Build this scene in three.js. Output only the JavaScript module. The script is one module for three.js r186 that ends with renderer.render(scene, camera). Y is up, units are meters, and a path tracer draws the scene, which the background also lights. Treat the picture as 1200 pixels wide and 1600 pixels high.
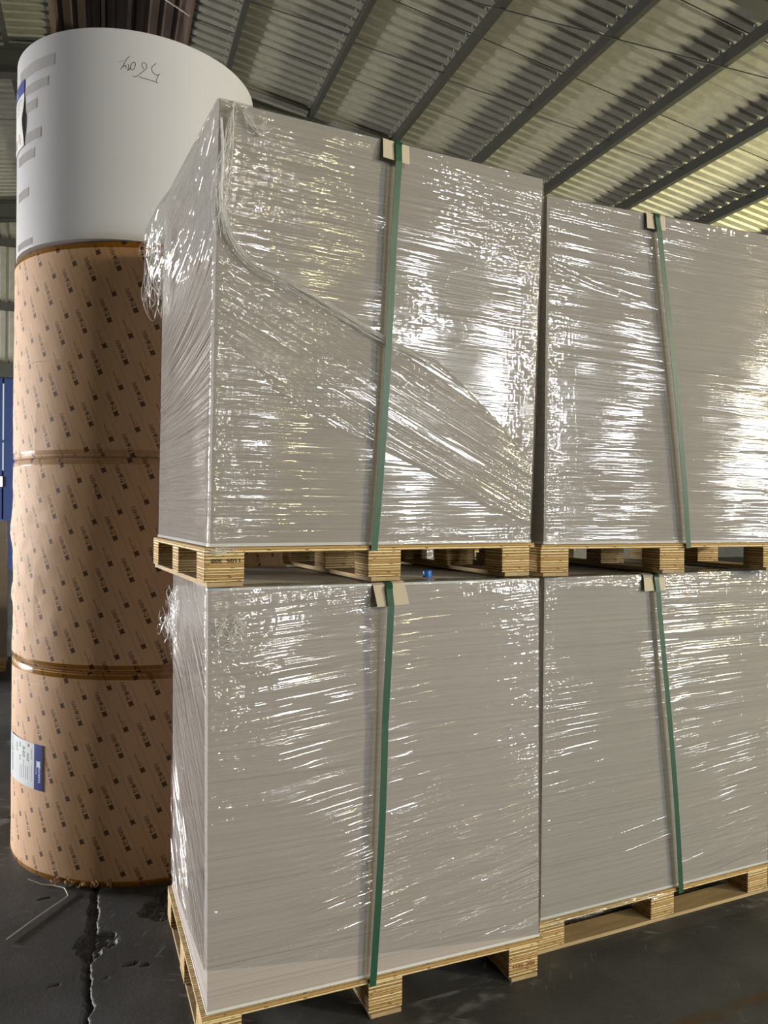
import * as THREE from 'three';
import { mergeGeometries } from 'three/addons/utils/BufferGeometryUtils.js';
import { RectAreaLightUniformsLib } from 'three/addons/lights/RectAreaLightUniformsLib.js';

// ------------------------------------------------------------------ camera, light, exposure
const scene = new THREE.Scene();
const camera = new THREE.PerspectiveCamera(2 * Math.atan(800 / 1199.05) * 180 / Math.PI, 0.75, 0.05, 200);
camera.rotation.order = 'YXZ';
camera.rotation.set(-0.0037, -0.4102, 0.0089);
camera.position.set(-0.412, 1.5435, 2.1577);
scene.background = new THREE.Color(0x9fb4cc);
const renderer = new THREE.WebGLRenderer({ antialias: true });
renderer.toneMapping = THREE.LinearToneMapping;
renderer.toneMappingExposure = 1.0;
renderer.shadowMap.enabled = true;
RectAreaLightUniformsLib.init();
const WARM = [1.0, 0.83, 0.48], YELLOW = [1.0, 0.9, 0.46], DAY = [0.92, 0.96, 1.0], SUNNY = [1.0, 0.97, 0.93];
// floodlights: place, aim, size, colour, radiance (built below as fittings with a glowing lens and an area light)
const FLOODS = [
  { at: [14.4, 5.8, 10.9], to: [0.8, 1.4, 0], size: [1.0, 0.8], color: WARM, power: 560, label: 'large warm floodlight hung high at the front right of the hall' },
  { at: [6.6, 5.2, 14.2], to: [0.6, 1.4, 0], size: [0.45, 0.4], color: YELLOW, power: 200, label: 'small yellow floodlight hung over the front aisle' },
  { at: [3.0, 5.0, 14.2], to: [0.6, 1.0, 0], size: [0.45, 0.4], color: YELLOW, power: 160, label: 'small yellow floodlight hung to the left over the front aisle' },
  { at: [17.4, 1.6, -4.2], to: [6.5, 7.0, -5.2], size: [1.6, 1.2], color: [1.0, 0.94, 0.66], power: 460, added_visor: 2.6, label: 'shaded floodlight near the floor aimed up at the roof behind the stacks' },
  { at: [14.0, 5.5, -6.1], to: [10.6, 7.3, -7.2], size: [1.2, 0.9], color: [1.0, 0.92, 0.4], power: 215, added_visor: 0.9, label: 'yellow floodlight hung close under the roof sheets' },
];
// daylight panels in the walls (glowing sheets; the left one stands in for an open door)
const PANELS = [
  { at: [6.8, 3.2, 15.86], turn: Math.PI, size: [0.4, 1.0], color: DAY, power: 110, label: 'narrow translucent daylight panel in the front wall' },
  { at: [4.5, 2.9, 15.86], turn: Math.PI, size: [0.6, 2.2], color: DAY, power: 75, label: 'added panel for glints on the lower left stack' },  // added source, raises glints on the lower left stack
  { at: [11.7, 3.9, 15.86], turn: Math.PI, size: [0.7, 3.6], color: DAY, power: 105, label: 'tall translucent daylight panel in the front wall' },
  { at: [14.4, 3.9, 15.86], turn: Math.PI, size: [0.6, 3.2], color: DAY, power: 90, label: 'tall translucent daylight panel to the right in the front wall' },
  { at: [19.9, 3.2, 15.86], turn: Math.PI, size: [1.2, 3.0], color: DAY, power: 50, label: 'wide translucent panel near the right corner, kept as fill light' },  // kept as fill for the stack fronts
  { at: [-14.9, 1.55, -11.5], turn: Math.PI / 2, size: [5.6, 2.9], color: SUNNY, power: 310, tip: 0.8, label: 'added glowing panel standing in for daylight through an open left door' },  // added in place of the doorway, tipped to keep its light off the roof
];

// ------------------------------------------------------------------ helpers
const V = (x, y, z) => new THREE.Vector3(x, y, z);
function rng(seed) { let a = seed >>> 0; return () => { a = (a + 0x6D2B79F5) | 0; let t = Math.imul(a ^ (a >>> 15), 1 | a); t = (t + Math.imul(t ^ (t >>> 7), 61 | t)) ^ t; return ((t ^ (t >>> 14)) >>> 0) / 4294967296; }; }
function hash(x, y) { let h = Math.imul(x, 374761393) + Math.imul(y, 668265263); h = Math.imul(h ^ (h >>> 13), 1274126177); return ((h ^ (h >>> 16)) >>> 0) / 4294967296; }
function noise(x, y) {
  const i = Math.floor(x), j = Math.floor(y); let f = x - i, g = y - j;
  f = f * f * (3 - 2 * f); g = g * g * (3 - 2 * g);
  const a = hash(i, j), b = hash(i + 1, j), c = hash(i, j + 1), d = hash(i + 1, j + 1);
  return a + (b - a) * f + (c - a) * g + (a - b - c + d) * f * g;
}
const fbm = (x, y, n = 4) => { let s = 0, a = 0.5, t = 0; for (let k = 0; k < n; k++) { s += a * noise(x + 17 * k, y - 31 * k); t += a; a *= 0.5; x *= 2.03; y *= 2.03; } return s / t; };
const ridge = (n) => 1 - Math.abs(2 * n - 1);
const smooth = (a, b, x) => { const t = Math.min(1, Math.max(0, (x - a) / (b - a))); return t * t * (3 - 2 * t); };
const clamp01 = (x) => Math.min(1, Math.max(0, x));
function dataTex(w, h, fn, srgb = false) {
  const d = new Uint8Array(w * h * 4), o = [0, 0, 0, 255];
  for (let j = 0; j < h; j++) for (let i = 0; i < w; i++) { o[3] = 255; fn((i + 0.5) / w, (j + 0.5) / h, o); const k = (j * w + i) * 4; for (let q = 0; q < 4; q++) d[k + q] = Math.max(0, Math.min(255, o[q])); }
  const t = new THREE.DataTexture(d, w, h, THREE.RGBAFormat); finish(t, srgb); return t;
}
function floatTex(w, h, fn) {
  const d = new Float32Array(w * h * 4);
  for (let j = 0; j < h; j++) for (let i = 0; i < w; i++) { const v = fn((i + 0.5) / w, (j + 0.5) / h), k = (j * w + i) * 4; d[k] = d[k + 1] = d[k + 2] = v; d[k + 3] = 1; }
  const t = new THREE.DataTexture(d, w, h, THREE.RGBAFormat, THREE.FloatType); finish(t, false); return t;
}
function finish(t, srgb) { t.wrapS = t.wrapT = THREE.RepeatWrapping; t.magFilter = t.minFilter = THREE.LinearFilter; if (srgb) t.colorSpace = THREE.SRGBColorSpace; t.needsUpdate = true; }
function canvasTex(w, h, draw) { const c = document.createElement('canvas'); c.width = w; c.height = h; draw(c.getContext('2d'), w, h); const t = new THREE.CanvasTexture(c); finish(t, true); return t; }
const std = (o) => new THREE.MeshStandardMaterial(o);
const phys = (o) => new THREE.MeshPhysicalMaterial(o);
const used = {};
function numbered(n) { const k = used[n] = (used[n] ?? -1) + 1; return k ? `${n}_${String(k).padStart(3, '0')}` : n; }
function shadows(m) { m.castShadow = m.receiveShadow = true; return m; }
function part(name, geo, mat, parent, label) { const m = shadows(new THREE.Mesh(geo, mat)); m.name = name; parent.add(m); if (label) m.userData.label = label; return m; }
function thing(name, label, category, pos = [0, 0, 0], turn = 0, group) {
  const o = new THREE.Group(); o.name = numbered(name); o.position.set(...pos); o.rotation.y = turn; o.userData = { label, category }; if (group) o.userData.group = group; scene.add(o); return o;
}
function structure(name, pos = [0, 0, 0], turn = 0) { const o = new THREE.Group(); o.name = name; o.position.set(...pos); o.rotation.y = turn; o.userData = { kind: 'structure' }; scene.add(o); return o; }
function box(x0, x1, y0, y1, z0, z1, sx = 1, sy = 1, sz = 1) { const g = new THREE.BoxGeometry(x1 - x0, y1 - y0, z1 - z0, sx, sy, sz); g.translate((x0 + x1) / 2, (y0 + y1) / 2, (z0 + z1) / 2); return metres(g); }
function metres(g) { // uv in metres by facing
  const p = g.attributes.position, n = g.attributes.normal, u = g.attributes.uv;
  for (let i = 0; i < p.count; i++) { const ax = Math.abs(n.getX(i)), ay = Math.abs(n.getY(i)), az = Math.abs(n.getZ(i)); if (az >= ax && az >= ay) u.setXY(i, p.getX(i), p.getY(i)); else if (ax >= ay) u.setXY(i, p.getZ(i), p.getY(i)); else u.setXY(i, p.getX(i), p.getZ(i)); }
  return g;
}
// box with chamfered edges, uv in metres
function chamfer(w, h, d, c = 0.002) {
  const s = new THREE.Shape(); const a = w / 2 - c, b = h / 2 - c; s.moveTo(-a, -b); s.lineTo(a, -b); s.lineTo(a, b); s.lineTo(-a, b); s.closePath();
  const g = new THREE.ExtrudeGeometry(s, { depth: d - 2 * c, bevelEnabled: true, bevelThickness: c, bevelSize: c, bevelSegments: 1 }); g.translate(0, 0, -d / 2 + c); return metres(g);
}
// surface from a grid of points
function grid(nu, nv, fn, uvfn) {
  const p = new Float32Array((nu + 1) * (nv + 1) * 3), u = new Float32Array((nu + 1) * (nv + 1) * 2), idx = [];
  for (let j = 0; j <= nv; j++) for (let i = 0; i <= nu; i++) { const k = j * (nu + 1) + i, q = fn(i, j), w = uvfn(i, j); p.set(q, k * 3); u.set(w, k * 2); }
  for (let j = 0; j < nv; j++) for (let i = 0; i < nu; i++) { const a = j * (nu + 1) + i, b = a + 1, c = a + nu + 1, d = c + 1; idx.push(a, b, d, a, d, c); }
  const g = new THREE.BufferGeometry(); g.setAttribute('position', new THREE.BufferAttribute(p, 3)); g.setAttribute('uv', new THREE.BufferAttribute(u, 2)); g.setIndex(idx); g.computeVertexNormals(); return g;
}

// ------------------------------------------------------------------ materials
const grainTex = dataTex(512, 512, (u, v, o) => { const n = fbm(u * 12, v * 12, 5), f = noise(u * 200, v * 200); const k = 205 + 34 * n + 14 * (f - 0.5); o[0] = o[1] = o[2] = k; }, true);
// plywood edge: layers of veneer seen end-on, 0.1 m tall, 0.4 m wide
const plyTex = canvasTex(1024, 256, (c, w, h) => {
  const r = rng(5); c.fillStyle = '#dcbd84'; c.fillRect(0, 0, w, h); let y = 0, k = 0;
  while (y < h) { const t = 9 + r() * 9; c.fillStyle = k % 2 ? ['#b8935a', '#a37f4a', '#c09a62'][Math.floor(r() * 3)] : ['#e6cb95', '#e2c385', '#ecd6a2'][Math.floor(r() * 3)]; c.fillRect(0, y, w, t); c.fillStyle = 'rgba(62,38,18,.85)'; c.fillRect(0, y, w, 1.2 + r() * 2.4);
    for (let q = 0; q < 26; q++) { c.fillStyle = r() < 0.5 ? 'rgba(95,66,36,.28)' : 'rgba(240,222,180,.3)'; c.fillRect(r() * w, y + r() * t, 8 + r() * 60, 1 + r() * 2); }
    for (let q = 0; q < 3; q++) if (r() < 0.6) { c.fillStyle = 'rgba(40,24,12,.8)'; c.fillRect(r() * w, y + r() * t * 0.7, 6 + r() * 30, 2 + r() * 3); }
    y += t; k++; }
});
plyTex.repeat.set(1 / 0.4, 1 / 0.1);
const plyEdge = std({ map: plyTex, roughness: 0.82, bumpMap: plyTex, bumpScale: 0.002 });
const plyFaceTex = dataTex(512, 512, (u, v, o) => { const g = ridge(noise(u * 6 + 0.6 * fbm(u * 3, v * 2), v * 40 + 2 * fbm(u * 4, v * 6))), n = fbm(u * 6, v * 6); const k = 0.82 + 0.16 * n - 0.1 * g; o[0] = 214 * k; o[1] = 186 * k; o[2] = 140 * k; }, true);
const plyFace = std({ map: plyFaceTex, roughness: 0.8 });
// sheets of board seen edge-on, tile 0.6 m x 0.3 m
const sheetTex = dataTex(256, 1024, (u, v, o) => { const row = Math.floor(v * 290), a = hash(row, 3), b = hash(Math.floor(row / 5), 9); const k = 0.93 + 0.035 * a + 0.03 * (b - 0.5) - (a < 0.07 ? 0.05 : 0) + 0.02 * (noise(u * 9, v * 300) - 0.5); o[0] = 178 * k; o[1] = 170 * k; o[2] = 163 * k; }, true);
sheetTex.repeat.set(1 / 0.6, 1 / 0.3);
const sheets = std({ map: sheetTex, roughness: 0.9 });
const boardWhite = std({ color: 0xd8d8d8, roughness: 0.7 });
const strapTex = dataTex(64, 64, (u, v, o) => { const d = Math.max(Math.abs(((u * 8) % 1) - 0.5), Math.abs(((v * 8) % 1) - 0.5)); o[0] = o[1] = o[2] = d < 0.36 ? 90 : 200; });
strapTex.repeat.set(1 / 0.016, 1 / 0.016);
const strapMat = std({ color: new THREE.Color(0.014, 0.085, 0.043), roughness: 0.34, bumpMap: strapTex, bumpScale: 0.0003 });
const cardMat = std({ color: 0xcabfa9, roughness: 0.85 });

// ------------------------------------------------------------------ stretch film
const FW = 1.95, FH = 1.26;       // size of the film picture in metres
// relief of the film: streaks drawn out along the wrapping direction, crinkles at edges and where s.crinkle asks
function filmRelief(s) {
  return floatTex(1664, 1088, (pu, pv) => {
    const u = pu * FW, v = pv * FH, o = s.seed * 13.7;
    const vv = v - s.tilt(u, v) ;
    const amp = (0.22 + 0.95 * smooth(0.35, 0.75, fbm(u * 1.7 + o, v * 3.1 - o, 3))) * (u < 0.787 ? 1.7 : 1) * (1 + (u < 0.787 ? 0.2 : 1) * ((s.gain ?? 1) - 1) * (0.5 + 1.1 * smooth(1.0, 0.1, v)));
    let h = amp * (0.0030 * noise(u * 1.3 + o, vv * 38 + o) + 0.0015 * ridge(noise(u * 2.6 - o, vv * 95 + o)) + 0.00062 * ridge(noise(u * 6 + o, vv * 210 - o)));
    h += 0.00035 * noise(u * 9 + o, vv * 330);
    if (s.calm) h *= s.calm(u - 0.787, v);
    const edge = Math.max(Math.exp(-Math.abs(u - 0.787) / 0.035), Math.exp(-Math.abs(u - 1.879) / 0.05), 0.8 * Math.exp(-(s.h - v) / 0.035) * (noise(u * 14, o) > 0.35 ? 1 : 0.3));
    const e = Math.max(edge * (0.3 + fbm(u * 6 + o, v * 9, 2)), s.crinkle ? s.crinkle(u - 0.787, v, u) : 0);
    if (e > 0.03) h += e * (0.0017 * ridge(noise(u * 17 + 0.7 * noise(u * 30, v * 50), vv * 62 + o)) + 0.0009 * ridge(noise(u * 44 + o, vv * 150))) + edge * 0.0013 * ridge(noise(u * 75 + o, v * 48));
    if (s.extra) h += s.extra(u - 0.787, v);
    return h / 0.01;
  });
}
function filmMaterial(s) { return phys({ color: 0xf4f6f7, roughness: 0.075, metalness: 0, transmission: 1, thickness: 0, ior: 1.62, bumpMap: filmRelief(s), bumpScale: 0.01, side: THREE.DoubleSide }); }
const plainFilm = phys({ color: 0xffffff, roughness: 0.22, transmission: 0.6, thickness: 0, ior: 1.62, side: THREE.DoubleSide });
const skirtFilm = phys({ color: 0xf4f6f7, roughness: 0.1, transmission: 1, thickness: 0, ior: 1.7, side: THREE.DoubleSide });
const ropeFilm = phys({ color: 0xffffff, roughness: 0.2, transmission: 0.6, thickness: 0, ior: 1.7, side: THREE.DoubleSide });

const W = 1.092, D = 0.787;
// closed path round the stack: back-left, front-left, front-right, back-right, back-left
function perimeter(o) {
  const r = 0.01, pts = []; let s = 0;
  const put = (x, z, nx, nz, u) => pts.push({ x, z, nx, nz, u });
  const side = (x0, z0, x1, z1, nx, nz, n, u0, u1) => { for (let i = 0; i <= n; i++) { const t = i / n; put(x0 + (x1 - x0) * t, z0 + (z1 - z0) * t, nx, nz, u0 + (u1 - u0) * t); } };
  side(-o, -D, -o, o - r, -1, 0, 90, 0, D - r / 2);
  put(-o + r * 0.3, o - r * 0.3, -0.707, 0.707, D);
  side(-o + r, o, W + o - r, o, 0, 1, 130, D + r / 2, D + W - r / 2);
  put(W + o - r * 0.3, o - r * 0.3, 0.707, 0.707, D + W);
  side(W + o, o - r, W + o, -D - o + r, 1, 0, 24, D + W + r / 2, 2 * D + W);
  side(W + o - r, -D - o, -o, -D, 0, -1, 30, 2 * D + W + 0.01, 2 * D + 2 * W);
  return pts;
}
function filmGeometry(s) {
  const path = perimeter(0.004), nv = 120, nu = path.length - 1;
  const bulge = s.bulge || (() => 0), low = s.low || (() => 0);
  return grid(nu, nv + 3, (i, j) => {
    const q = path[i], b = low(q.u), jj = Math.min(j, nv), v = b + (s.h + 0.003 - b) * jj / nv;
    const t = smooth(0, 0.05, s.h - v) , d = (0.002 + 0.005 * fbm(q.u * 3 + s.seed, v * 6, 2) * fbm(q.u * 1.4, v * 14 + s.seed, 2)) * (0.3 + 0.7 * t) + bulge(q.u, v);
    const inw = j > nv ? [0.006, 0.035, 0.09][j - nv - 1] : 0;
    return [q.x + q.nx * (d - inw), v - (j === nv ? 0.002 : 0) + (j > nv ? -0.0015 + 0.0008 * noise(q.u * 20, j) : 0), q.z + q.nz * (d - inw)];
  }, (i, j) => { const q = path[i], b = low(q.u), jj = Math.min(j, nv), v = b + (s.h + 0.003 - b) * jj / nv + Math.max(0, j - nv) * 0.02; return [q.u / FW, v / FH]; });
}
// bundles of sheets: every few millimetres a row that stands a little in or out
function sheetGeometry(s) {
  const r = rng(s.seed + 77), pos = [], nor = [], uv = [], idx = [], rows = Math.round(s.h / 0.0052);
  const quad = (a, b, c, d, n) => { const k = pos.length / 3; for (const p of [a, b, c, d]) { pos.push(...p); nor.push(...n); uv.push(n[0] ? p[2] : p[0], n[1] ? p[2] : p[1]); } idx.push(k, k + 1, k + 2, k, k + 2, k + 3); };
  for (let k = 0; k < rows; k++) {
    const y0 = s.h * k / rows, y1 = s.h * (k + 1) / rows, e = (r() - 0.5) * 0.0007, f = (r() - 0.5) * 0.0007, x0 = e, x1 = W + e, z0 = f, z1 = f - D;
    quad([x0, y0, z0], [x1, y0, z0], [x1, y1, z0], [x0, y1, z0], [0, 0, 1]); quad([x0, y0, z1], [x0, y0, z0], [x0, y1, z0], [x0, y1, z1], [-1, 0, 0]);
    quad([x1, y0, z0], [x1, y0, z1], [x1, y1, z1], [x1, y1, z0], [1, 0, 0]); quad([x1, y0, z1], [x0, y0, z1], [x0, y1, z1], [x1, y1, z1], [0, 0, -1]);
    if (k) { quad([x0, y0, z0], [x0, y0, z1], [x1, y0, z1], [x1, y0, z0], [0, -1, 0]); quad([x0, y0 - 1e-5, z1], [x0, y0 - 1e-5, z0], [x1, y0 - 1e-5, z0], [x1, y0 - 1e-5, z1], [0, 1, 0]); }
  }
  quad([0, 0, 0], [0, 0, -D], [W, 0, -D], [W, 0, 0], [0, -1, 0]); quad([0, s.h, 0], [W, s.h, 0], [W, s.h, -D], [0, s.h, -D], [0, 1, 0]);
  const g = new THREE.BufferGeometry(); g.setAttribute('position', new THREE.Float32BufferAttribute(pos, 3)); g.setAttribute('normal', new THREE.Float32BufferAttribute(nor, 3)); g.setAttribute('uv', new THREE.Float32BufferAttribute(uv, 2)); g.setIndex(idx); return g;
}
// flat band that follows points (x, y, z) lying in planes of constant tilt: width across x
function band(pts, w, t) {
  const pos = [], uv = [], idx = []; let s = 0;
  pts.forEach((p, i) => {
    const a = pts[Math.max(0, i - 1)], b = pts[Math.min(pts.length - 1, i + 1)], d = V(b[0] - a[0], b[1] - a[1], b[2] - a[2]).normalize();
    const side = V(1, 0, 0).addScaledVector(d, -d.x).normalize(), up = side.clone().cross(d).normalize();
    if (i) s += Math.hypot(p[0] - pts[i - 1][0], p[1] - pts[i - 1][1], p[2] - pts[i - 1][2]);
    for (const [e, f] of [[-1, 1], [1, 1], [1, -1], [-1, -1], [-1, 1]]) { pos.push(p[0] + side.x * e * w / 2 + up.x * f * t / 2, p[1] + side.y * e * w / 2 + up.y * f * t / 2, p[2] + side.z * e * w / 2 + up.z * f * t / 2); uv.push(e * w / 2 + (f < 0 ? w : 0), s); }
    if (i) for (let q = 0; q < 4; q++) { const k = (i - 1) * 5 + q, m = i * 5 + q; idx.push(k, k + 1, m + 1, k, m + 1, m); }
  });
  const g = new THREE.BufferGeometry(); g.setAttribute('position', new THREE.Float32BufferAttribute(pos, 3)); g.setAttribute('uv', new THREE.Float32BufferAttribute(uv, 2)); g.setIndex(idx); const n = g.toNonIndexed(); n.computeVertexNormals(); return n;
}
// folded card under the strap on the stack's top edge
function cardGeometry(w, drop, back, flare) {
  const prof = [[-back, 0.002], [-0.012, 0.002], [-0.002, 0.001], [0.008, -0.004], [0.011, -0.012], [0.011 + flare * 0.4, -drop * 0.5], [0.011 + flare, -drop]], pos = [], idx = [], uv = [], n = prof.length, t = 0.0015;
  const nrm = prof.map((p, i) => { const a = prof[Math.max(0, i - 1)], b = prof[Math.min(n - 1, i + 1)]; const l = Math.hypot(b[0] - a[0], b[1] - a[1]); return [-(b[1] - a[1]) / l, (b[0] - a[0]) / l]; });
  const ring = []; for (let i = 0; i < n; i++) ring.push([prof[i][0] + nrm[i][0] * t, prof[i][1] + nrm[i][1] * t]); for (let i = n - 1; i >= 0; i--) ring.push(prof[i]);
  const sh = new THREE.Shape(ring.map((q) => new THREE.Vector2(q[0], q[1])));
  const g = new THREE.ExtrudeGeometry(sh, { depth: w, bevelEnabled: false }); g.rotateY(-Math.PI / 2); g.translate(w / 2, 0, 0); return metres(g); // profile x becomes z
}
// frizz of loose film: thin curled threads round a centre
function frizz(cx, cy, cz, rx, ry, rz, n, seed) {
  const r = rng(seed), out = [];
  for (let k = 0; k < n; k++) {
    const p = V(r() - 0.5, r() - 0.5, r() * 0.6), d = V(r() - 0.5, r() - 0.5, r() - 0.4), pts = [];
    for (let i = 0; i < 9; i++) { pts.push(V(cx + p.x * 2 * rx, cy + p.y * 2 * ry, cz + p.z * rz)); d.add(V(r() - 0.5, r() - 0.5, r() - 0.5).multiplyScalar(0.9)).addScaledVector(p, -0.35).normalize(); p.addScaledVector(d, 0.2); p.z = Math.max(0, p.z); p.clampLength(0, 1); }
    out.push(new THREE.TubeGeometry(new THREE.CatmullRomCurve3(pts), 22, 0.0004 + r() * 0.0007, 4));
  }
  return mergeGeometries(out);
}
function strands(path, n, spread, r0, r1, seed) {
  const out = [], r = rng(seed);
  for (let k = 0; k < n; k++) {
    const a = r() * 6.28, tw = 3 + r() * 6, sp = spread * (0.3 + r());
    const pts = path.map((p, i) => { const t = i / (path.length - 1); return V(p[0] + sp * Math.cos(a + tw * t) * (0.35 + 1.9 * t), p[1] + sp * Math.sin(a + tw * t) * (0.35 + 1.9 * t), p[2] + 0.004 + 0.5 * sp * (1 + Math.sin(a * 2 + tw * t))); });
    const g = new THREE.TubeGeometry(new THREE.CatmullRomCurve3(pts), 90, r0 + r() * (r1 - r0), 6);
    const q = g.attributes.position, nn = g.attributes.normal; for (let i = 0; i < q.count; i++) { const d = 0.0012 * (noise(i * 0.37 + seed, k * 9.1) - 0.5) * 2; q.setXYZ(i, q.getX(i) + nn.getX(i) * d, q.getY(i) + nn.getY(i) * d, q.getZ(i) + nn.getZ(i) * d); }
    g.computeVertexNormals(); out.push(g);
  }
  return mergeGeometries(out);
}

function makeStack(s) {
  const t = thing('paper_stack', s.label, 'paper stack', s.at, s.yaw);
  if (s.wide) t.scale.x = s.wide;
  const lean = new THREE.Matrix4().set(1, s.lean[0] / s.h, 0, 0, 0, 1, 0, 0, 0, s.lean[1] / s.h, 1, 0, 0, 0, 0, 1);
  const put = (n, g, m, l) => part(n, g.applyMatrix4(lean), m, t, l);
  const paper = sheets.clone(); paper.color.setRGB(...(s.tint ?? [1, 1, 1])); put('sheets', sheetGeometry(s), paper);
  const base = box(-0.0025, W + 0.0025, 0.0, 0.009, -D - 0.0025, 0.0025); put('base_board', base, boardWhite);
  if (s.litLip) put('lit_film_lip', box(-0.0015, W + 0.0015, s.h - 0.007, s.h + 0.0002, -D - 0.0015, 0.0015), boardWhite);  // white strip standing in for the lit fold of film along the top edge
  put('stretch_film', filmGeometry(s), s.film || filmMaterial(s));
  const c = s.strap; if (!c) return t;
  const [xt, xb] = c.x, pts = [], zt = 0.0155;
  for (let i = 0; i <= 24; i++) { const q = 1 - (1 - i / 24) * (1 - i / 24), y = -0.018 + (s.h + 0.018 - 0.014) * q, down = s.h - y, leaf = c.card[2], push = (down < leaf ? c.card[4] * down / leaf : c.card[4] * smooth(leaf + 0.7, leaf, down)); pts.push([xb + (xt - xb) * q + 0.004 * Math.sin(q * 5), y, 0.018 + Math.max(push, down < leaf ? 0 : 0.004 + c.off * Math.sin(q * 3.0 + 0.1))]); }
  pts.push([xt, s.h - 0.006, 0.0165], [xt, s.h + 0.0005, 0.011], [xt, s.h + 0.0045, 0.0], [xt, s.h + 0.0048, -0.02], [xt, s.h + 0.0048, -0.1], [xt, s.h + 0.0048, -D + 0.02], [xt, s.h + 0.003, -D - 0.006], [xt, s.h - 0.01, -D - 0.0135], [xt, -0.016, -D - 0.0135]);
  put('strap', band(pts, 0.0215, 0.0012), strapMat);
  if (c.card) { const [x, w, drop, tilt, flare] = c.card; const g = cardGeometry(w, drop, 0.07, flare); g.rotateZ(tilt); g.translate(x, s.h + 0.0005, 0.0); put('edge_protector', g, cardMat);
    const b = cardGeometry(w, drop, 0.07, 0.004); b.rotateY(Math.PI); b.translate(x, s.h + 0.0005, -D); put('edge_protector', b, cardMat); }
  if (s.more) s.more(put);
  return t;
}
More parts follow.
